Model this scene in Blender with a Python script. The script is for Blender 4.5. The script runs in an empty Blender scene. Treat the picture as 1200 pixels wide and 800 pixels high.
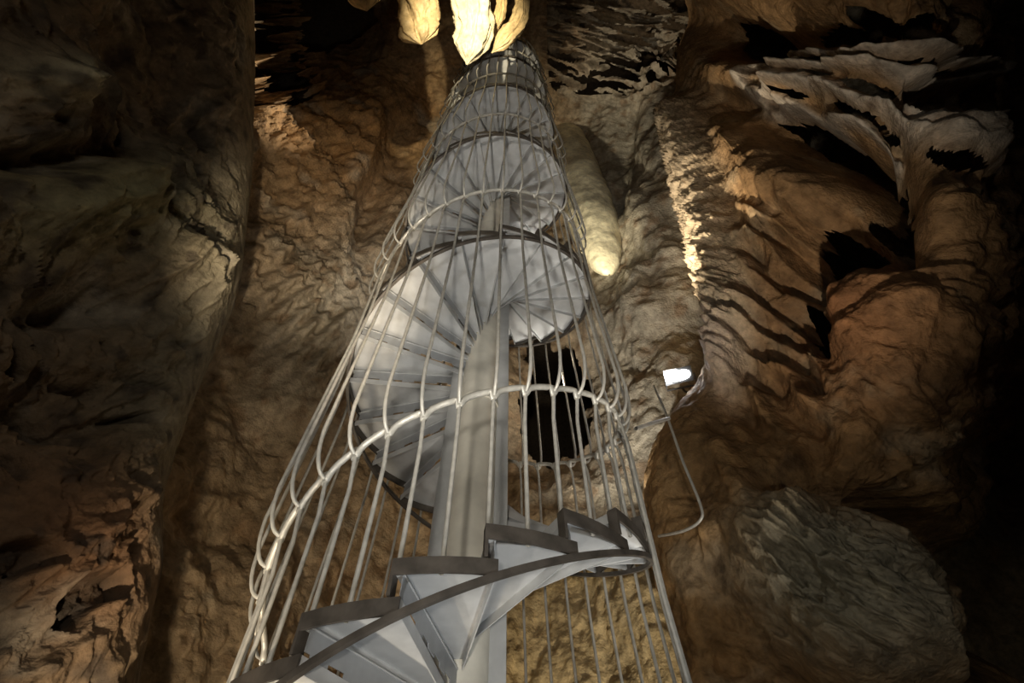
import bpy, bmesh, math
import numpy as np
from mathutils import Vector, Matrix

# ------------------------------------------------------------------ camera, world, lights, exposure
S = bpy.context.scene
COL = S.collection
F = 608.72                                  # focal length in pixels of the 1200 x 800 frame
TH = math.radians(52.661)                   # camera pitch above the horizon
CAM = np.array([0.0, 0.0, 1.6])
cd = bpy.data.cameras.new('camera'); cam = bpy.data.objects.new('camera', cd); COL.objects.link(cam)
cd.sensor_width = 36; cd.lens = F / 1200 * 36; cd.clip_start = 0.05
cam.location = CAM; cam.rotation_euler = (math.pi / 2 + TH, 0, 0)
S.camera = cam

def ray(px, py):
    u = (np.asarray(px, float) - 600) / F; v = (400 - np.asarray(py, float)) / F
    return np.stack([u, math.cos(TH) - v * math.sin(TH) + 0 * u, math.sin(TH) + v * math.cos(TH) + 0 * u], -1)
def at(px, py, r=None, z=None):
    """world point seen at a pixel of the photograph, at horizontal range r or height z"""
    d = ray(px, py)
    if z is not None: t = (z - CAM[2]) / d[..., 2]
    else: t = np.asarray(r, float) / np.hypot(d[..., 0], d[..., 1])
    return CAM + d * np.asarray(t)[..., None]

w = bpy.data.worlds.new('cave_dark'); S.world = w; w.use_nodes = True
bg = w.node_tree.nodes['Background']; bg.inputs[0].default_value = (0.9, 0.85, 0.75, 1); bg.inputs[1].default_value = 0.0015
S.view_settings.view_transform = 'Standard'; S.view_settings.look = 'None'
S.view_settings.exposure = 0.2; S.view_settings.gamma = 1.0
try: S.view_settings.use_curve_mapping = False
except Exception: pass

def lamp(name, loc, target, watts, colour, angle=120, blend=0.6, radius=0.06):
    l = bpy.data.lights.new(name, 'SPOT'); l.energy = watts; l.color = colour
    l.spot_size = math.radians(angle); l.spot_blend = blend; l.shadow_soft_size = radius
    o = bpy.data.objects.new(name, l); COL.objects.link(o)
    o.location = Vector([float(v) for v in loc])
    d = Vector([float(v) for v in target]) - o.location
    o.rotation_euler = d.to_track_quat('-Z', 'Y').to_euler()
    return o
WARM = (1.0, 0.84, 0.62); NEUTRAL = (1.0, 0.94, 0.84); COOL = (0.93, 0.97, 1.0)
LAMP_POS = at(795, 440, r=5.0)
lamp('stair_key', (-0.6, -4.6, 0.4), (-0.33, 3.2, 9.8), 1150, NEUTRAL, 27, 0.6, 0.12)  # added key spot behind the viewer, no fixture
lamp('base_floodlight', (-0.35, -0.2, 0.3), (-0.33, 3.0, 8.0), 400, NEUTRAL, 40, 0.6, 0.1)
lamp('entrance_fill', (-0.25, -2.4, 0.5), (-0.33, 3.2, 3.9), 430, NEUTRAL, 34, 0.7, 0.12)  # second added key for the lower column and rails, unseen
lamp('tread_fill', (0.9, 0.9, 0.3), (-0.2, 3.0, 5.0), 150, COOL, 52, 0.7)  # added spot to brighten the lowest tread undersides
lamp('left_floodlight', (-2.3, 2.0, 0.35), (-0.5, 3.2, 4.5), 90, NEUTRAL, 60, 0.7)
lamp('back_wall_floodlight', (-1.7, 3.0, 0.4), (-2.1, 6.2, 7.5), 260, WARM, 110, 0.8)
lamp('far_wall_fill', (-0.15, 0.2, 0.5), at(402, 265, r=6.0), 1900, WARM, 24, 1.0)  # added spot from the front, brightens the left back wall
lamp('low_wall_fill', (-0.6, 1.0, 0.5), at(300, 600, r=5.6), 330, WARM, 34, 0.9)  # added to lift the lower left rock, no fixture
lamp('right_wall_fill', (0.55, 4.65, 3.6), (1.6, 6.0, 10.5), 800, NEUTRAL, 58, 1.0)  # added spot behind the stairs, brightens the grey wall above
lamp('low_back_fill', (0.9, 4.5, 0.4), at(660, 740, r=6.4), 360, (1.0, 0.88, 0.66), 60, 0.9)  # added to light the tan rock behind the bars, no fixture
lamp('fan_fill', (1.7, 3.5, 0.4), (0.0, 3.3, 6.6), 260, NEUTRAL, 40, 0.8)  # added from the right to sharpen contrast between treads
lamp('ridge_floodlight', at(650, 470, r=4.3), at(836, 260, r=4.8), 1300, WARM, 44, 0.9)
lamp('right_fill', (0.4, 1.6, 0.5), at(860, 190, r=4.6), 620, (1.0, 0.87, 0.7), 40, 1.0)  # added floor spot without fixture, brightens the right wall
lamp('boulder_spot', (0.6, -1.0, 0.6), at(990, 690, r=5.0), 60, NEUTRAL, 40, 0.9)  # spot on the boulder, no fixture modelled
lamp('pendant_fill', at(690, 400, r=4.9), at(690, 240, r=6.0), 1300, (1.0, 0.9, 0.66), 34, 0.9)  # added behind the stairs to brighten the pendant, no fixture
lamp('ceiling_floodlight', (-0.7, -1.0, 10.5), at(545, 25, z=14.2), 1800, (1.0, 0.86, 0.58), 36, 0.7)
lamp('roof_fill', at(560, 190, r=4.6), at(300, 70, r=5.2), 1300, WARM, 40, 0.8)  # added unseen spot on the left roof shards
lamp('roof_fill', at(612, 190, r=4.7), at(720, 55, r=4.0), 420, WARM, 56, 0.8)  # same for the right roof shards, also added
lamp('front_fill', (-0.6, -1.8, 3.0), (0.0, 4.0, 4.0), 45, NEUTRAL, 150, 0.8, 0.3)  # added dim fill from behind the camera

# ------------------------------------------------------------------ noise and mesh helpers
rng = np.random.RandomState(7)
PERM = np.concatenate([rng.permutation(256)] * 3).astype(np.int32)
GRAD = rng.normal(size=(256, 3)); GRAD /= np.linalg.norm(GRAD, axis=1)[:, None]
def perlin(p):
    p = np.asarray(p, float); i = np.floor(p).astype(np.int32); f = p - i; i &= 255
    u = f * f * f * (f * (f * 6 - 15) + 10)
    out = 0
    for dx in (0, 1):
        for dy in (0, 1):
            for dz in (0, 1):
                h = PERM[PERM[PERM[i[..., 0] + dx] + i[..., 1] + dy] + i[..., 2] + dz]
                g = GRAD[h]
                dot = g[..., 0] * (f[..., 0] - dx) + g[..., 1] * (f[..., 1] - dy) + g[..., 2] * (f[..., 2] - dz)
                wx = u[..., 0] if dx else 1 - u[..., 0]; wy = u[..., 1] if dy else 1 - u[..., 1]; wz = u[..., 2] if dz else 1 - u[..., 2]
                out = out + dot * wx * wy * wz
    return out * 1.6
def fbm(p, octaves=4, lac=2.1, gain=0.5):
    p = np.asarray(p, float); a = 1.0; s = 0
    for k in range(octaves):
        s = s + a * perlin(p + 17.3 * k); p = p * lac; a *= gain
    return s
def ridged(p, octaves=4, lac=2.1, gain=0.5):
    p = np.asarray(p, float); a = 1.0; s = 0
    for k in range(octaves):
        n = 1 - np.abs(perlin(p + 31.7 * k)) * 1.6
        s = s + a * n * n; p = p * lac; a *= gain
    return s
def smooth(a, b, x):
    t = np.clip((x - a) / (b - a), 0, 1); return t * t * (3 - 2 * t)
def blob(px, py, cx, cy, sx, sy, rot=0.0):
    c, s = math.cos(math.radians(rot)), math.sin(math.radians(rot))
    x = (px - cx) * c + (py - cy) * s; y = -(px - cx) * s + (py - cy) * c
    return np.exp(-0.5 * ((x / sx) ** 2 + (y / sy) ** 2))
def seg_dist(px, py, pts):
    best = np.full(np.shape(px), 1e9)
    for (x0, y0), (x1, y1) in zip(pts[:-1], pts[1:]):
        dx, dy = x1 - x0, y1 - y0
        t = np.clip(((px - x0) * dx + (py - y0) * dy) / (dx * dx + dy * dy), 0, 1)
        best = np.minimum(best, np.hypot(px - x0 - t * dx, py - y0 - t * dy))
    return best

def mesh_np(name, verts, faces, mat, parent=None, smooth_shade=True, colour=None):
    me = bpy.data.meshes.new(name)
    verts = np.asarray(verts, np.float32).reshape(-1, 3); faces = np.asarray(faces, np.int32)
    me.vertices.add(len(verts)); me.vertices.foreach_set('co', verts.ravel())
    k = faces.shape[1]
    me.loops.add(faces.size); me.loops.foreach_set('vertex_index', faces.ravel())
    me.polygons.add(len(faces)); me.polygons.foreach_set('loop_start', np.arange(0, faces.size, k, dtype=np.int32))
    me.polygons.foreach_set('use_smooth', np.full(len(faces), smooth_shade))
    me.update(calc_edges=True)
    if colour is not None:
        a = me.color_attributes.new('rock', 'FLOAT_COLOR', 'POINT')
        a.data.foreach_set('color', np.concatenate([colour, np.ones((len(colour), 1))], 1).astype(np.float32).ravel())
    me.materials.append(mat)
    o = bpy.data.objects.new(name, me); COL.objects.link(o)
    if parent is not None: o.parent = parent
    return o
def grid_faces(nv, nu, wrap=False):
    i = np.arange(nv - 1)[:, None]; j = np.arange(nu if wrap else nu - 1)[None, :]
    j2 = (j + 1) % nu
    a = i * nu + j; b = i * nu + j2; c = (i + 1) * nu + j2; d = (i + 1) * nu + j
    return np.stack([a, b, c, d], -1).reshape(-1, 4)
def upsample(a, n, axis):
    """Catmull-Rom through the control values along one axis"""
    a = np.moveaxis(np.asarray(a, float), axis, 0); m = a.shape[0]
    t = np.linspace(0, m - 1, n); i = np.clip(np.floor(t).astype(int), 0, m - 2); f = (t - i).reshape((-1,) + (1,) * (a.ndim - 1))
    p0, p1, p2, p3 = a[np.clip(i - 1, 0, m - 1)], a[i], a[i + 1], a[np.clip(i + 2, 0, m - 1)]
    r = 0.5 * (2 * p1 + (p2 - p0) * f + (2 * p0 - 5 * p1 + 4 * p2 - p3) * f ** 2 + (3 * p1 - p0 - 3 * p2 + p3) * f ** 3)
    return np.moveaxis(r, 0, axis)
def normals(P):
    du = np.gradient(P, axis=1); dv = np.gradient(P, axis=0)
    n = np.cross(du, dv); n /= np.linalg.norm(n, axis=-1, keepdims=True) + 1e-9
    return n
def face_cave(n, P, inner):
    s = np.sign(np.einsum('...k,...k', n, np.asarray(inner) - P)); s[s == 0] = 1
    # one side for the whole sheet
    return n * (1 if s.mean() > 0 else -1)

def open_faces(faces, hole):
    h = hole.ravel()
    return faces[~(h[faces].all(axis=1))]
def tag(o, label=None, cat=None, group=None, kind=None):
    if label: o['label'] = label
    if cat: o['category'] = cat
    if group: o['group'] = group
    if kind: o['kind'] = kind
    return o

# ------------------------------------------------------------------ materials
def new_mat(name):
    m = bpy.data.materials.new(name); m.use_nodes = True
    nt = m.node_tree; b = nt.nodes['Principled BSDF']
    return m, nt, b
def rock_mat(name, rough=0.75, bump=0.6, scale=9.0, wet=0.0):
    m, nt, b = new_mat(name)
    L = nt.links.new
    at_ = nt.nodes.new('ShaderNodeVertexColor'); at_.layer_name = 'rock'
    tc = nt.nodes.new('ShaderNodeTexCoord')
    n1 = nt.nodes.new('ShaderNodeTexNoise'); n1.inputs['Scale'].default_value = scale; n1.inputs['Detail'].default_value = 8; n1.inputs['Roughness'].default_value = 0.62
    L(tc.outputs['Object'], n1.inputs['Vector'])
    r1 = nt.nodes.new('ShaderNodeMapRange'); r1.inputs[1].default_value = 0.25; r1.inputs[2].default_value = 0.75; r1.inputs[3].default_value = 0.55; r1.inputs[4].default_value = 1.4
    L(n1.outputs['Fac'], r1.inputs[0])
    mx = nt.nodes.new('ShaderNodeMix'); mx.data_type = 'RGBA'; mx.blend_type = 'MULTIPLY'; mx.inputs[0].default_value = 1
    L(at_.outputs['Color'], mx.inputs[6]); L(r1.outputs[0], mx.inputs[7]); L(mx.outputs[2], b.inputs['Base Color'])
    n2 = nt.nodes.new('ShaderNodeTexNoise'); n2.inputs['Scale'].default_value = scale * 2.5; n2.inputs['Detail'].default_value = 6
    L(tc.outputs['Object'], n2.inputs['Vector'])
    bp = nt.nodes.new('ShaderNodeBump'); bp.inputs['Strength'].default_value = bump; bp.inputs['Distance'].default_value = 0.05
    L(n2.outputs['Fac'], bp.inputs['Height']); L(bp.outputs[0], b.inputs['Normal'])
    b.inputs['Roughness'].default_value = rough
    b.inputs['Specular IOR Level'].default_value = 0.25 + wet
    return m
M_ROCK = rock_mat('cave_rock')
M_FLOW = rock_mat('flowstone', rough=0.5, bump=0.25, scale=7.0, wet=0.2)
def metal_mat(name, colour, metallic, rough, scale=14.0, var=0.25, bump=0.04):
    m, nt, b = new_mat(name); L = nt.links.new
    tc = nt.nodes.new('ShaderNodeTexCoord')
    n = nt.nodes.new('ShaderNodeTexNoise'); n.inputs['Scale'].default_value = scale; n.inputs['Detail'].default_value = 6
    L(tc.outputs['Object'], n.inputs['Vector'])
    cr = nt.nodes.new('ShaderNodeValToRGB')
    cr.color_ramp.elements[0].position = 0.3; cr.color_ramp.elements[1].position = 0.7
    cr.color_ramp.elements[0].color = tuple(c * (1 - var) for c in colour) + (1,)
    cr.color_ramp.elements[1].color = tuple(min(1, c * (1 + var * 0.6)) for c in colour) + (1,)
    L(n.outputs['Fac'], cr.inputs[0]); L(cr.outputs[0], b.inputs['Base Color'])
    bp = nt.nodes.new('ShaderNodeBump'); bp.inputs['Strength'].default_value = bump
    L(n.outputs['Fac'], bp.inputs['Height']); L(bp.outputs[0], b.inputs['Normal'])
    b.inputs['Metallic'].default_value = metallic; b.inputs['Roughness'].default_value = rough
    return m
M_ZINC = metal_mat('galvanised_sheet', (0.56, 0.565, 0.56), 0.25, 0.42, 9.0, 0.12)
M_RISER_SHADE = metal_mat('galvanised_riser_shade', (0.36, 0.37, 0.38), 0.3, 0.45, 9.0, 0.15)  # sheet colour darkened: shade on the risers painted in
M_BAR = metal_mat('galvanised_bar', (0.58, 0.555, 0.49), 0.25, 0.42, 20.0, 0.2)
M_COLUMN = metal_mat('galvanised_column', (0.74, 0.70, 0.60), 0.1, 0.5, 5.0, 0.18)
M_DARK = metal_mat('dark_steel', (0.10, 0.085, 0.07), 0.3, 0.55, 12.0, 0.4)  # dark brown steel of tread edges and stringer
M_HOUSING = metal_mat('lamp_housing', (0.12, 0.12, 0.12), 0.4, 0.5)

# ------------------------------------------------------------------ cave shell
ROWS = np.array([1150, 950, 800, 650, 500, 400, 300, 200, 130, 70, 20, -40], float)
COLS = np.array([-350, -100, 60, 180, 290, 400, 500, 600, 700, 800, 900, 1000, 1150, 1350, 1600], float)
WALL_R = np.array([4.6, 4.6, 4.6, 4.9, 5.6, 6.2, 6.5, 6.8, 6.6, 6.3, 8.0, 12.0, 14.0, 14.0, 14.0])
def col_mix(*layers):
    c = np.array(layers[0], float)
    for colour, m in layers[1:]:
        c = c + (np.asarray(colour) - c) * np.clip(m, 0, 1)[..., None]
    return c

def build_wall_back():
    PX, PY = np.meshgrid(COLS, ROWS)
    d = ray(PX, PY); hz = np.hypot(d[..., 0], d[..., 1])
    rw = np.broadcast_to(WALL_R, PX.shape)
    rc = (21.5 - CAM[2]) / d[..., 2] * hz
    k = 0.5
    h = np.clip(0.5 + 0.5 * (rc - rw) / k, 0, 1)
    r = rc * (1 - h) + rw * h - k * h * (1 - h)
    ctrl = at(PX, PY, r=np.maximum(r, 0.25))
    nv, nu = 600, 700
    up = lambda a: upsample(upsample(a, nv, 0), nu, 1)
    P = up(ctrl); px = up(PX); py = up(PY)
    n = face_cave(normals(P), P, (0, 2, 4))
    # relief
    warp = np.stack([fbm(P * 0.5 + 5, 2), fbm(P * 0.5 + 15, 2), fbm(P * 0.5 + 25, 2)], -1)
    vert = P * np.array([1.0, 1.0, 0.28]) + warp * 0.35
    d_ = 0.30 * fbm(P * 0.45, 3) + 0.16 * fbm(vert * 1.3 + 3, 4)
    left = smooth(500, 430, px) * smooth(40, 140, py)
    rough_l = smooth(520, 400, px) * smooth(520, 250, py)
    d_ += 0.10 * rough_l * ridged(P * 2.2 + warp, 3)
    d_ += 0.05 * fbm(P * 5, 3)
    # folds and hollows seen on the left back wall
    d_ -= 0.55 * blob(px, py, 432, 240, 14, 60, 18)
    d_ += 0.35 * blob(px, py, 405, 210, 28, 90, 25) * left
    d_ += 0.45 * blob(px, py, 440, 150, 60, 40)
    pale = blob(px, py, 375, 380, 42, 90, 28)
    d_ += 0.4 * pale
    ribs = np.sin((px * 0.55 + py * 0.83) * 0.33 + 2 * warp[..., 0])
    d_ += 0.075 * ribs * blob(px, py, 345, 385, 26, 80, -28)
    d_ -= 0.5 * blob(px, py, 310, 470, 30, 60, -20)
    # ragged roof shards, upper right and upper left
    shard = smooth(625, 660, px) * smooth(860, 800, px) * smooth(130, 85, py)
    sh2 = smooth(285, 300, px) * smooth(400, 330, px) * smooth(140, 110, py)
    st = np.stack([px * 0.012 + py * .008, py * 0.055 - px * 0.012, P[..., 2] * 0.2], -1)
    d_ += (0.9 * shard + 0.7 * sh2) * (ridged(st, 3) - 1.0) * 0.7
    # dark cavity behind the stairs and brown hollow beside the pendant
    jag = 12 * fbm(np.stack([px * .03, py * .03, 0 * px], -1), 3)
    hole = (np.abs(px - 648 + jag) / 38) ** 3 + (np.abs(py - 462 + jag) / 66) ** 3 < 1
    hole |= ((px - 392 + jag) / 48) ** 2 + ((py - 22 + .25 * (px - 392)) / 36) ** 2 + .02 * jag < 1
    d_ -= 0.5 * np.exp(-((np.abs(px - 648) / 46) ** 4 + (np.abs(py - 465) / 76) ** 4))
    gap = ridged(st * 1.2 + 3, 3)
    hole |= ((shard > 0.4) & (gap < 0.98)) | ((sh2 > 0.5) & (gap < 0.78))
    d_ -= 0.6 * blob(px, py, 735, 170, 12, 70, 6)
    d_ += 0.5 * blob(px, py, 785, 250, 45, 130)
    d_ -= 0.8 * blob(px, py, 395, 30, 35, 30)
    P = P + n * d_[..., None]
    # colours
    m = fbm(P * 0.9 + 40, 4); m2 = fbm(P * 3 + 60, 4); streak = fbm(P * np.array([4, 4, .35]) + 9, 3)
    base = np.broadcast_to(np.array([0.33, 0.235, 0.135]), P.shape)
    grey = np.array([0.40, 0.36, 0.28])
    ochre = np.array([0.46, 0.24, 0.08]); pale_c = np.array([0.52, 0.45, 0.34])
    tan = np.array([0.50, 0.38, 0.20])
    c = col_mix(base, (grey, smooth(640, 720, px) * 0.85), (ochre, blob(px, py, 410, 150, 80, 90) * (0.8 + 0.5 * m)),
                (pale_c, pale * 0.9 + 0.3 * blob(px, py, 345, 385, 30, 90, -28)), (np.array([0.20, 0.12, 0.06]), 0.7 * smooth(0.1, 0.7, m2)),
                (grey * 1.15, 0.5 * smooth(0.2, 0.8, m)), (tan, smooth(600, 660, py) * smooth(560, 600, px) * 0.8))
    c = c * (1 + 0.25 * streak[..., None])
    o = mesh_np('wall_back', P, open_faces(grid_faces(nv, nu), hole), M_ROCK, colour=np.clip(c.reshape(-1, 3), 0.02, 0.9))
    return tag(o, kind='structure')

EDGE_L = [(-120, 292), (0, 290), (130, 289), (200, 287), (290, 271), (400, 246), (500, 214), (570, 184), (620, 158), (700, 143), (800, 150), (1000, 160)]
def build_wall_left():
    ey = np.array([e[0] for e in EDGE_L], float); ex = np.array([e[1] for e in EDGE_L], float)
    ROW = np.linspace(-120, 1000, 15); E_ = np.interp(ROW, ey, ex)
    offs = [(-620, 2.5), (-430, 2.7), (-290, 3.0), (-190, 3.25), (-110, 3.45), (-55, 3.6), (-18, 3.78), (0, 4.0), (4, 4.4), (2, 5.0), (-8, 6.2)]
    PX = np.stack([E_ + o for o, r in offs], 1); R_ = np.stack([np.full(len(ROW), r) for o, r in offs], 1)
    PY = np.repeat(ROW[:, None], len(offs), 1)
    nv, nu = 380, 360
    up = lambda a: upsample(upsample(a, nv, 0), nu, 1)
    P = up(at(PX, PY, r=R_)); px = up(PX); py = up(PY)
    n = face_cave(normals(P), P, (0, 1.5, 4))
    warp = np.stack([fbm(P * 0.6 + 5, 2), fbm(P * 0.6 + 15, 2), fbm(P * 0.6 + 25, 2)], -1)
    e = np.interp(py, ey, ex) - px
    inner = smooth(-2, 45, e)
    d_ = inner * (0.22 * fbm(P * 0.8 + 2, 3) + 0.12 * fbm(P * 2.0 + warp, 4)) + 0.03 * fbm(P * 5 + 8, 3) * (0.3 + 0.7 * inner)
    pits = smooth(0.25, 0.6, perlin(P * np.array([3.2, 3.2, 4.5]) + warp * 1.5 + 70)); d_ -= 0.16 * pits * inner * smooth(120, 220, py)
    d_ += 0.07 * inner * (ridged(P * 2.6 + warp * 2 + 30, 4) - 1.2)
    d_ += 0.45 * blob(px, py, 105, 232, 70, 42, -8) + 0.30 * blob(px, py, 40, 92, 48, 26, 10)
    d_ -= 0.35 * blob(px, py, 85, 182, 70, 12, -12)
    d_ -= 0.40 * blob(px, py, 95, 470, 60, 45, -35) + 0.35 * blob(px, py, 120, 355, 30, 14, -15)
    d_ -= 0.35 * blob(px, py, 170, 60, 45, 120, 10) - 0.2 * blob(px, py, 262, 60, 22, 90)
    d_ += 0.25 * blob(px, py, 215, 330, 40, 60, 20) + 0.3 * blob(px, py, 90, 640, 60, 90, -10)
    P = P + n * d_[..., None]
    m = fbm(P * 1.4 + 40, 4); m2 = fbm(P * 4 + 60, 4)
    base = np.broadcast_to(np.array([0.24, 0.17, 0.10]), P.shape)
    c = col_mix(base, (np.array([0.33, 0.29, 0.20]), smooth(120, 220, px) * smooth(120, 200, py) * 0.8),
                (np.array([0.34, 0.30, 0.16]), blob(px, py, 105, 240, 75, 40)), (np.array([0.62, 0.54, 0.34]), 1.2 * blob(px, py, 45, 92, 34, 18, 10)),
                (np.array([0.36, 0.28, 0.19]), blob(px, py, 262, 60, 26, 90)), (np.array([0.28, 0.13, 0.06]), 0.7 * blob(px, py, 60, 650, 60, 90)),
                (np.array([0.08, 0.06, 0.045]), 0.8 * smooth(0.1, 0.7, m2)), (np.array([0.48, 0.42, 0.32]), 0.5 * smooth(0.2, 0.8, m)), (np.array([0.05, .04, .03]), 0.7 * pits * inner))  # pits also coloured near black, painting in their shade
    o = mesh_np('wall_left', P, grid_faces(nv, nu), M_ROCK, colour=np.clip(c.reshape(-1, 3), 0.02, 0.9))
    return tag(o, kind='structure')

EDGE_R = [(-120, 806), (0, 803), (60, 802), (125, 790), (200, 826), (280, 846), (350, 852), (415, 846), (480, 806), (550, 776), (640, 768), (720, 790), (800, 806), (1000, 840)]
RIDGE = [(800, 128), (822, 185), (842, 255), (858, 325), (866, 385), (856, 440)]
def build_wall_right():
    ey = np.array([e[0] for e in EDGE_R], float); ex = np.array([e[1] for e in EDGE_R], float)
    ROW = np.linspace(-120, 1000, 17); E_ = np.interp(ROW, ey, ex)
    offs = [(10, 7.2), (0, 6.0), (-4, 5.2), (0, 4.8), (20, 4.6), (60, 4.6), (110, 4.55), (170, 4.5), (235, 4.6), (290, 5.0), (335, 6.4), (370, 9.0)]
    PX = np.stack([E_ + o for o, r in offs], 1); R_ = np.stack([np.full(len(ROW), r) for o, r in offs], 1)
    PY = np.repeat(ROW[:, None], len(offs), 1)
    nv, nu = 560, 480
    up = lambda a: upsample(upsample(a, nv, 0), nu, 1)
    P = up(at(PX, PY, r=R_)); px = up(PX); py = up(PY)
    n = face_cave(normals(P), P, (0, 2, 4))
    warp = np.stack([fbm(P * 0.6 + 5, 2), fbm(P * 0.6 + 15, 2), fbm(P * 0.6 + 25, 2)], -1)
    e = px - np.interp(py, ey, ex); inner = smooth(2, 50, e)
    up_ = smooth(520, 430, py)
    d_ = inner * (0.28 * fbm(P * 0.6 + 2, 3) + 0.14 * fbm(P * 1.6 + warp + 4, 4)) + 0.04 * fbm(P * 5 + 8, 3)
    # encrusted crest that catches the light
    rd = seg_dist(px, py, RIDGE)
    d_ += 0.40 * np.exp(-(rd / 13) ** 2) + 0.16 * np.exp(-(rd / 16) ** 2) * ridged(P * 4.5 + 3, 3)
    # ribs raking down to the right of it
    q = (py - 0.55 * px) * 0.085 + 1.6 * warp[..., 0] + 0.9 * fbm(P * 1.5 + 77, 2)
    ribm = smooth(860, 885, px) * smooth(985, 950, px) * smooth(225, 270, py) * smooth(520, 470, py)
    d_ += 0.42 * ribm * (1 - 1.8 * np.abs((q / np.pi) % 1 - 0.5))
    d_ -= 0.20 * ribm
    # hollows
    hole = np.zeros(px.shape, bool)
    jag = 0.45 * fbm(np.stack([px * .035, py * .05, 0 * px], -1), 3)
    for cx, cy, sx, sy, rot in ((846, 32, 26, 17, 25), (930, 45, 62, 17, -12), (960, 288, 34, 30, 40), (1040, 228, 34, 52, -8), (945, 372, 16, 34, -24), (968, 172, 75, 13, 26), (905, 132, 34, 11, 25),
                            (1050, 108, 75, 9, 8), (940, 72, 40, 4, -2), (1090, 78, 42, 4, 3), (1012, 135, 44, 8, 22), (930, 112, 18, 5, 5), (1010, 20, 34, 14, 10), (1075, 30, 30, 18, 0), (1110, 190, 30, 14, 30), (1000, 250, 16, 12, 40), (955, 90, 30, 4, 0)):
        c_, s_ = math.cos(math.radians(rot)), math.sin(math.radians(rot))
        x_ = (px - cx) * c_ + (py - cy) * s_; y_ = -(px - cx) * s_ + (py - cy) * c_
        hole |= (x_ / sx) ** 2 + (y_ / sy) ** 2 + jag < 1
    br = [(seg_dist(px, py, l), w_) for l, w_ in (
        ([(868, 100), (870, 74), (890, 63), (960, 61), (1040, 69), (1110, 70), (1140, 78), (1150, 92), (1130, 95), (1080, 88), (1000, 81), (900, 78)], 5.5),
        ([(868, 80), (870, 104), (888, 121), (925, 121), (945, 138), (980, 140)], 8), ([(880, 108), (930, 98), (975, 100), (1005, 118), (1045, 130), (1068, 155), (1105, 186), (1146, 206)], 8),
        ([(960, 140), (1005, 142), (1030, 158), (1050, 171)], 5), ([(1060, 130), (1100, 145), (1130, 152), (1160, 158)], 4), ([(1075, 150), (1110, 178), (1140, 200)], 10))]
    wob = 1 + 0.5 * fbm(np.stack([px * .04, py * .06, 0 * px], -1) + 5, 2)
    brm = np.max([np.exp(-(d0 / (w_ * wob)) ** 2) for d0, w_ in br], 0)
    hole &= brm < 0.35
    d_ += 0.28 * brm
    for cx, cy, sx, sy, rot, dep in ((845, 32, 24, 16, 20, 1.6), (905, 45, 36, 16, -8, 1.2), (962, 288, 26, 30, 35, 1.9), (1035, 235, 26, 48, -10, 1.9),
                                     (938, 370, 22, 36, -20, 0.7), (965, 175, 60, 12, 22, 1.2), (930, 140, 40, 12, 25, 0.9), (1010, 35, 30, 16, 0, 0.7),
                                     (850, 110, 18, 10, 10, 0.5), (1085, 110, 30, 16, 10, 0.8), (955, 520, 18, 22, 0, 0.3)):
        d_ -= dep * blob(px, py, cx, cy, sx, sy, rot)
    d_ += 0.55 * blob(px, py, 930, 225, 70, 26, 30) + 0.35 * blob(px, py, 1070, 245, 30, 30) + 0.3 * blob(px, py, 1020, 370, 45, 60)
    d_ += 0.35 * blob(px, py, 850, 560, 60, 60, 20)
    bx, by = (px - 1000) * .83 + (py - 705) * .55, -(px - 1000) * .55 + (py - 705) * .83
    bould = np.exp(-((bx / 135) ** 2 + (by / 100) ** 2) ** 2)
    bd_ = 0.75 * bould + 0.16 * bould * (ridged(np.stack([by * .045, bx * .008, 0 * bx], -1) + warp * .5, 3) - 1)
    d_ -= 0.7 * np.exp(-(np.abs(np.hypot(bx / 135, by / 100) - 1.25) / 0.14) ** 2) * smooth(880, 960, px)
    tc = CAM - P; tc[..., 2] *= .4; tc /= np.linalg.norm(tc, axis=-1, keepdims=True)
    P = P + n * d_[..., None] + tc * bd_[..., None]
    m = fbm(P * 1.4 + 40, 4); m2 = fbm(P * 4 + 60, 4); streak = fbm(P * np.array([5, 5, .6]) + 9, 3)
    base = np.broadcast_to(np.array([0.34, 0.21, 0.10]), P.shape)
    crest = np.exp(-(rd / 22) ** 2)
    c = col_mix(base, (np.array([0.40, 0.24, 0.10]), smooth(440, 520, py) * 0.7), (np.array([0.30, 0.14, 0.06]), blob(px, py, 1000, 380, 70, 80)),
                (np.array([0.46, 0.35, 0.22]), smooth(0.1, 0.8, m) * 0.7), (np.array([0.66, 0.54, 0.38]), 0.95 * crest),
                (np.array([0.62, 0.50, 0.42]), blob(px, py, 850, 420, 14, 30)), (np.array([0.62, 0.55, 0.46]), brm), (np.array([0.14, 0.08, 0.04]), 0.6 * smooth(0.15, 0.8, m2) * (1 - crest)))  # pinkish patch beside the lamp: its glow painted into the rock
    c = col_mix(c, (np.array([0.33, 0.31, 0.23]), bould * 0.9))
    c = c * (1 + 0.3 * streak[..., None])
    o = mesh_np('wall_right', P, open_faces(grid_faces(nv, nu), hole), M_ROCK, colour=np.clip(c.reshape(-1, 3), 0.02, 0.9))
    return tag(o, kind='structure')

def build_floor():
    n = 120
    x, y = np.meshgrid(np.linspace(-7, 12, n), np.linspace(-4, 9, n))
    P = np.stack([x, y, 0 * x], -1)
    flat = smooth(1.6, 3.0, np.hypot(x + 0.3, y - 2.6))
    P[..., 2] = flat * (0.25 * fbm(P * 0.8, 4)) - 0.01
    c = np.clip(np.array([0.30, 0.23, 0.15]) * (1 + 0.4 * fbm(P * 2 + 9, 3)[..., None]), 0.02, 0.9)
    return tag(mesh_np('floor', P, grid_faces(n, n), M_ROCK, colour=c.reshape(-1, 3)), kind='structure')

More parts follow.
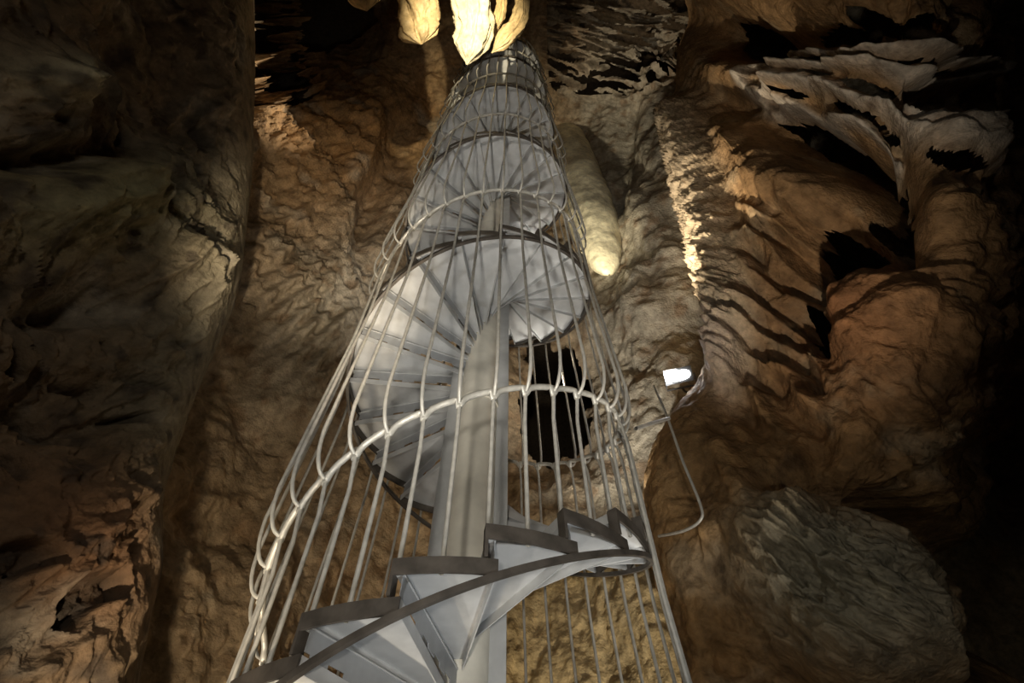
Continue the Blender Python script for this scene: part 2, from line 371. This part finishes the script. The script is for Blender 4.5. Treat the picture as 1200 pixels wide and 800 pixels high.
def build_ceiling():
    nv, nu = 60, 120
    th_, ph_ = np.meshgrid(np.linspace(0.02, math.pi * .56, nv), np.linspace(0, 2 * math.pi, nu), indexing='ij')
    D = np.stack([np.sin(th_) * np.cos(ph_), np.sin(th_) * np.sin(ph_), 1.2 * np.cos(th_)], -1)
    P = D * (22 + 2.5 * fbm(D * 3, 4))[..., None] + np.array([0, 3, 0])
    c = np.clip(np.array([0.22, 0.16, 0.10]) * (1 + 0.4 * fbm(D * 8, 3)[..., None]), .02, .9)
    return tag(mesh_np('ceiling', P, grid_faces(nv, nu), M_ROCK, colour=c.reshape(-1, 3)), kind='structure')
build_ceiling(); build_wall_back(); build_wall_left(); build_wall_right(); build_floor()

# ------------------------------------------------------------------ tubes
def tube_arrays(path, rad, sides=8, caps=True):
    path = np.asarray(path, float); n = len(path)
    rad = np.broadcast_to(np.asarray(rad, float), (n,))
    T = np.gradient(path, axis=0); T /= np.linalg.norm(T, axis=1)[:, None] + 1e-12
    N = np.zeros_like(T)
    ref = np.array([0, 0, 1.0]) if abs(T[0, 2]) < 0.9 else np.array([1.0, 0, 0])
    v = ref - T[0] * (ref @ T[0]); v /= np.linalg.norm(v); N[0] = v
    for i in range(1, n):
        v = N[i - 1] - T[i] * (N[i - 1] @ T[i]); N[i] = v / (np.linalg.norm(v) + 1e-12)
    B = np.cross(T, N)
    a = np.arange(sides) * 2 * np.pi / sides
    V = path[:, None] + rad[:, None, None] * (np.cos(a)[None, :, None] * N[:, None] + np.sin(a)[None, :, None] * B[:, None])
    return V.reshape(-1, 3), grid_faces(n, sides, wrap=True)
class MB:
    def __init__(s): s.v = []; s.f = []; s.n = 0
    def add(s, v, f):
        s.v.append(np.asarray(v, float).reshape(-1, 3)); s.f.append(np.asarray(f) + s.n); s.n += len(s.v[-1])
    def tube(s, path, rad, sides=8): s.add(*tube_arrays(path, rad, sides))
    def hexa(s, c):     # eight corners: bottom four (ccw), top four
        s.add(c, [(3, 2, 1, 0), (4, 5, 6, 7), (0, 1, 5, 4), (1, 2, 6, 5), (2, 3, 7, 6), (3, 0, 4, 7)])
    def box(s, lo, hi):
        x0, y0, z0 = lo; x1, y1, z1 = hi
        s.hexa([(x0, y0, z0), (x1, y0, z0), (x1, y1, z0), (x0, y1, z0), (x0, y0, z1), (x1, y0, z1), (x1, y1, z1), (x0, y1, z1)])
    def build(s, name, mat, parent=None, smooth_shade=False):
        return mesh_np(name, np.concatenate(s.v), np.concatenate(s.f), mat, parent, smooth_shade)
def curve(pts, n):
    return upsample(np.asarray(pts, float), n, 0)

# ------------------------------------------------------------------ the spiral staircase
PITCH, R, D_AX, AZ = 3.24, 1.20, 3.334, math.radians(-5.238)
AX = np.array([D_AX * math.sin(AZ), D_AX * math.cos(AZ)])
B0 = math.atan2(-AX[1], -AX[0])               # direction from the column to the viewer
ZS = 1.6 + 1.098; HH = 1.148                   # stringer height there; handrail above stringer
STEP = 2 * math.pi / 19; RISE = PITCH / 19
PHI_N = math.radians(4.2)
K0, K1 = -16, 108
zs = lambda ph: ZS + PITCH * ph / (2 * math.pi)
stair = bpy.data.objects.new('spiral_staircase', None); COL.objects.link(stair)
stair.location = (AX[0], AX[1], 0)
tag(stair, 'tall galvanised steel spiral staircase in a barred cage, rising through the cave shaft', 'staircase')
def pol(r, ph, z): return (r * math.cos(B0 + ph), r * math.sin(B0 + ph), z)
def place(o, ph, z):
    o.rotation_euler = (0, 0, B0 + ph); o.location = (0, 0, z)
def copies(src, spots):
    for i, (ph, z) in enumerate(spots):
        o = src
        if i:
            o = src.copy(); COL.objects.link(o); o.parent = stair
        place(o, ph, z)
PHI_A = PHI_N + K0 * STEP; PHI_B = PHI_N + K1 * STEP
Z_TOP = zs(PHI_B) + 1.2
RC = 0.172
# column with collars and two flat cable trays
m = MB()
a = np.linspace(0, 2 * np.pi, 49)[:-1]
zz = np.array([0, Z_TOP])
V = np.stack([np.stack([RC * np.cos(a), RC * np.sin(a), 0 * a + z], 1) for z in zz]); m.add(V, grid_faces(2, 48, wrap=True))
m.build('column', M_COLUMN, stair, True)
col_m = MB()
prof = [(RC, 0), (RC + .012, 0), (RC + .012, .05), (RC, .05)]
V = np.stack([np.stack([r * np.cos(a), r * np.sin(a), 0 * a + z], 1) for r, z in prof]); col_m.add(V, grid_faces(4, 48, wrap=True))
col0 = col_m.build('collar', M_COLUMN, stair)
copies(col0, [(0, 4.95 + PITCH * i) for i in range(5)])
for s in (-1, 1):
    m = MB(); ang = B0 + s * math.radians(80)
    c, sn = math.cos(ang), math.sin(ang)
    def q(r, t, z): return (r * c - t * sn, r * sn + t * c, z)
    for r0, r1, t0, t1 in ((RC + .035, RC + .10, -.012, .012), (RC - .01, RC + .04, -.008, .008)):
        m.hexa([q(r0, t0, 0.2), q(r1, t0, 0.2), q(r1, t1, 0.2), q(r0, t1, 0.2), q(r0, t0, Z_TOP), q(r1, t0, Z_TOP), q(r1, t1, Z_TOP), q(r0, t1, Z_TOP)])
    m.build('cable_tray', M_ZINC, stair)
# tread: folded sheet tray, nose along angle 0, back along angle SPAN; top at z = 0
SPAN = STEP * 1.12
def wedge(m, r0, r1, p0, p1, z0, z1, n=4):
    ps = np.linspace(p0, p1, n + 1)
    V = []
    for p in ps:
        c, s = math.cos(p), math.sin(p)
        V += [(r0 * c, r0 * s, z0), (r1 * c, r1 * s, z0), (r1 * c, r1 * s, z1), (r0 * c, r0 * s, z1)]
    f = grid_faces(n + 1, 4, wrap=True).tolist() + [(0, 1, 2, 3), (4 * n + 3, 4 * n + 2, 4 * n + 1, 4 * n)]
    m.add(V, f)
def radial_plate(m, r0, r1, p, t0, t1, z0, z1):
    c, s = math.cos(p), math.sin(p)
    q = lambda r, t, z: (r * c - t * s, r * s + t * c, z)
    m.hexa([q(r0, t0, z0), q(r1, t0, z0), q(r1, t1, z0), q(r0, t1, z0), q(r0, t0, z1), q(r1, t0, z1), q(r1, t1, z1), q(r0, t1, z1)])
m = MB()
wedge(m, RC + .005, R, 0, SPAN, -.006, 0)
radial_plate(m, RC, R, 0, 0, .006, -.06, -.006)
radial_plate(m, RC, R, 0, .006, .04, -.06, -.054)
radial_plate(m, RC, R, SPAN, -.006, 0, -.06, -.006)
tread0 = m.build('tread', M_ZINC, stair)
m = MB(); wedge(m, R, R + .012, -.012, SPAN, -.072, .002)
radial_plate(m, R - .05, R + .012, 0, -.016, .0, -.16, .002)
edge0 = m.build('tread_edge', M_DARK, stair)
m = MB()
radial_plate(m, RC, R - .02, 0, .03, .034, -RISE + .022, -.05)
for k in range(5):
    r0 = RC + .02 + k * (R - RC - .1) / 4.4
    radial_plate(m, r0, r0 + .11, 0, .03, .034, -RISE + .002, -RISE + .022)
riser0 = m.build('riser', M_RISER_SHADE, stair)
spots = [(PHI_N + k * STEP, zs(PHI_N + k * STEP) + .262) for k in range(K0, K1)]
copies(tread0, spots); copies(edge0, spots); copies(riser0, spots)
# stringer: flat bar along the outer edge
ph = np.arange(PHI_A, PHI_B, math.radians(3))
V = []
for p in ph:
    z = zs(p)
    V += [pol(R - .008, p, z - .016), pol(R + .018, p, z - .016), pol(R + .018, p, z + .016), pol(R - .008, p, z + .016)]
mesh_np('stringer', V, grid_faces(len(ph), 4, wrap=True), M_DARK, stair, False)
# handrail, rising out of each bar in a small scallop
HB = STEP / 2
m = MB(); path = []
nb = int((PHI_B - PHI_A) / HB)
for j in range(nb):
    p0 = PHI_A + j * HB
    for t in (0.0, .04, .1, .2, .4, .6, .8, .95):
        z = zs(p0 + t * HB) + HH + .03 - .075 * math.exp(-t * 11)
        path.append(pol(R - .004, p0 + t * HB, z))
m.tube(path, .020, 8); m.build('handrail', M_BAR, stair, True)
# bars. first turn: balusters standing on the treads; above: long cage bars from the rail below to the rail above
def bar_mesh(name, pts, rad=.012):
    m = MB(); m.tube(pts, rad, 7); return m.build(name, M_BAR, stair, True)
zr = HH - .03
b_nose = bar_mesh('baluster', [(R - .03, 0, .20), (R - .03, 0, zr - .2), (R - .004, 0, zr)])
b_mid = bar_mesh('baluster', [(R - .03, 0, .12), (R - .03, 0, zr - .2), (R - .004, 0, zr)])
turn = 38
copies(b_nose, [(PHI_A + j * HB, zs(PHI_A + j * HB)) for j in range(0, turn, 2)])
copies(b_mid, [(PHI_A + j * HB, zs(PHI_A + j * HB)) for j in range(1, turn, 2)])
lo = -PITCH + HH
pts = curve([(R, 0, lo - .02), (R + .055, 0, lo + .015), (R + .098, 0, lo + .12), (R + .115, 0, lo + .27)], 9).tolist()
pts += [(R + .10, 0, lo + .6), (R + .036, 0, -.25), (R + .033, 0, .1), (R + .03, 0, zr - .25)]
pts += [(R + .02, 0, zr - .08), (R - .004, 0, zr)]
cb = bar_mesh('cage_bar', pts)
copies(cb, [(PHI_A + j * HB, zs(PHI_A + j * HB)) for j in range(turn, nb)])
# wall bracket on the right
def local(p): return np.asarray(p) - np.array([AX[0], AX[1], 0])
p_out = at(784, 490, r=3.9); ph_b = math.radians(66)
m = MB(); m.tube([local(at(745, 502, r=3.15)), local(at(763, 496, r=3.5)), local(p_out)], .017, 8)
m.build('wall_bracket', M_BAR, stair, True)

# ------------------------------------------------------------------ dripstone formations
def depth_m(p): return (p[..., 1] - CAM[1]) * math.cos(TH) + (p[..., 2] - CAM[2]) * math.sin(TH)
def tongue(name, pts, widths, colour, flat=0.6, amp=0.16, freq=1.6, n=90, sides=72, wdir=None, seed=0.0, mat=None, ridg=0.5, flute=0.75):
    """a lump of dripstone round a bent axis; widths are half widths in metres"""
    P = curve(pts, n); W = upsample(np.asarray(widths, float), n, 0)
    T = np.gradient(P, axis=0); T /= np.linalg.norm(T, axis=1)[:, None]
    X = np.broadcast_to(np.asarray(wdir if wdir is not None else (1.0, 0, 0), float), T.shape)
    X = X - T * (X * T).sum(1)[:, None]; X /= np.linalg.norm(X, axis=1)[:, None]
    Y = np.cross(T, X)
    a = np.arange(sides) * 2 * np.pi / sides
    dirs = np.cos(a)[None, :, None] * X[:, None] + flat * np.sin(a)[None, :, None] * Y[:, None]
    V = P[:, None] + W[:, None, None] * dirs
    nn = dirs / np.linalg.norm(dirs, axis=-1, keepdims=True)
    d_ = amp * (fbm(V * freq + seed, 4) + ridg * (ridged(V * freq * 1.3 + seed + 9, 3) - 1.2)) * smooth(0, 0.15, W / np.max(W))[:, None]
    tt = np.linspace(0, 1, n)[:, None] + 0 * a[None, :]
    fl_ = ridged(np.stack([np.cos(a)[None, :] * 1.6 + 0 * tt, np.sin(a)[None, :] * 1.6 + 0 * tt, tt * 1.3], -1) + seed, 3) - 1.1
    d_ = d_ * (1 - flute) + flute * fl_ * (W[:, None] * 0.42)
    V = V + nn * d_[..., None]
    m = fbm(V * 2.5 + seed + 50, 4)
    c = np.asarray(colour) * (1 + 0.22 * m[..., None])
    return mesh_np(name, V, grid_faces(n, sides, wrap=True), mat or M_FLOW, colour=np.clip(c.reshape(-1, 3), 0.02, 0.9))
CREAM = (0.78, 0.70, 0.50); TAN = (0.62, 0.46, 0.24)
tag(tongue('flowstone_drapery', [at(545, -45, z=15.0), at(552, -5, z=14.6), at(556, 30, z=14.2), at(552, 56, z=13.9), at(547, 76, z=13.7)], [.45, .40, .42, .34, .02], CREAM, 0.55, 0.13, 2.2, seed=3),
    'bright cream dripstone spike pointing down, largest and middle of the lit roof dripstones', 'stalactite', 'lit dripstones on the roof edge')
tag(tongue('flowstone_drapery', [at(486, -40, z=15.0), at(487, -5, z=14.6), at(489, 25, z=14.3), at(492, 42, z=14.1), at(494, 52, z=14.0)], [.40, .42, .44, .36, .03], TAN, 0.55, 0.12, 2.2, seed=13),
    'blunt tan dripstone lobe on the lit roof, left of the bright cream spike', 'stalactite', 'lit dripstones on the roof edge')
tag(tongue('flowstone_drapery', [at(612, -30, z=15.0), at(612, 0, z=14.8), at(608, 25, z=14.5), at(593, 44, z=14.2), at(576, 62, z=14.0)], [.20, .16, .20, .20, .02], TAN, 0.5, 0.08, 2.6, seed=23),
    'narrow slanting tan dripstone fin above the staircase top, right of the cream spike', 'stalactite', 'lit dripstones on the roof edge')
tag(tongue('flowstone_drapery', [at(590, -30, z=15.2), at(588, -5, z=15.0), at(585, 18, z=14.8), at(577, 45, z=14.6)], [.10, .11, .13, .02], (0.60, 0.42, 0.2), 0.6, 0.06, 3, seed=33),
    'thin ochre dripstone rib between the cream spike and the slanting fin', 'stalactite', 'lit dripstones on the roof edge')
tag(tongue('flowstone_drapery', [at(424, -45, z=14.0), at(425, -20, z=13.8), at(427, 0, z=13.6), at(430, 13, z=13.5)], [.40, .38, .30, .03], TAN, 0.5, 0.12, 2.2, seed=53),
    'small tan dripstone lump at the roof edge, leftmost of the lit dripstones', 'stalactite', 'lit dripstones on the roof edge')
# smooth pendant beside the cage
r_p = 6.0
pend = [at(598 + .300 * (y + 64), y, r=r_p) for y in (322, 318, 306, 280, 245, 205, 160, 115, 70)]
tag(tongue('flowstone_pendant', pend, [.02, .16, .32, .56, .68, .66, .62, .62, .7], (0.80, 0.72, 0.50), 0.8, 0.05, 0.9, seed=5, ridg=0.2, n=140, flute=0.0),
    'smooth pale yellow bulging dripstone column hanging behind the right side of the cage', 'stalactite')
# ------------------------------------------------------------------ floodlight on the wall and its cable
fl = bpy.data.objects.new('floodlight', None); COL.objects.link(fl)
LP = Vector(LAMP_POS.tolist()); fl.location = LP
tag(fl, 'small lit floodlight on a bracket on the pale wall right of the staircase', 'floodlight')
aim = (Vector((-0.4, 1.0, 3.2)) - LP).normalized()
fl.rotation_euler = (aim.to_track_quat('Y', 'Z').to_matrix() @ Matrix.Rotation(math.radians(-14), 3, 'Y')).to_euler()
m = MB(); m.hexa([(-.16, -.16, -.07), (.16, -.16, -.07), (.18, 0, -.10), (-.18, 0, -.10), (-.16, -.16, .07), (.16, -.16, .07), (.18, 0, .10), (-.18, 0, .10)])
for k in range(5): m.box((-.14 + k * .062, -.20, -.06), (-.12 + k * .062, -.16, .06))
m.build('housing', M_HOUSING, fl)
ml, nt, b = new_mat('lamp_lens'); b.inputs['Emission Color'].default_value = (0.95, 0.97, 1, 1); b.inputs['Emission Strength'].default_value = 25
m = MB(); ea = np.arange(28) * 2 * np.pi / 28
ex_ = np.sign(np.cos(ea)) * np.abs(np.cos(ea)) ** .75 * .15; ez_ = np.sign(np.sin(ea)) * np.abs(np.sin(ea)) ** .75 * .066
m.add(np.concatenate([np.stack([ex_ * k, 0 * ea + y, ez_ * k], 1) for k, y in ((1, .002), (.96, .012), (.5, .016), (.01, .017))]), grid_faces(4, 28, wrap=True)); m.build('lens', ml, fl)
m = MB(); m.tube([(-.19, -.05, 0), (-.19, -.05, -.16), (.19, -.05, -.16), (.19, -.05, 0)], .012, 6); m.tube([(0, -.05, -.16), (0, -.2, -.2), (0, -.32, -.21)], .016, 6)
m.build('bracket', M_HOUSING, fl)
lamp('floodlight_beam', LP + aim * 0.10, (-0.2, 6.3, 9.5), 300, COOL, 80, 0.8, 0.08)

cab = MB(); cab.tube(curve([at(766, 452, r=4.1), at(776, 474, r=4.0), at(786, 500, r=3.95), at(800, 540, r=3.95), at(821, 592, r=4.0), at(820, 610, r=4.05), at(800, 622, r=4.2), at(772, 628, r=4.5)], 40), .013, 8)
tag(cab.build('conduit', M_BAR, None, True), 'thin bent metal conduit hanging down the wall right of the staircase', 'conduit')
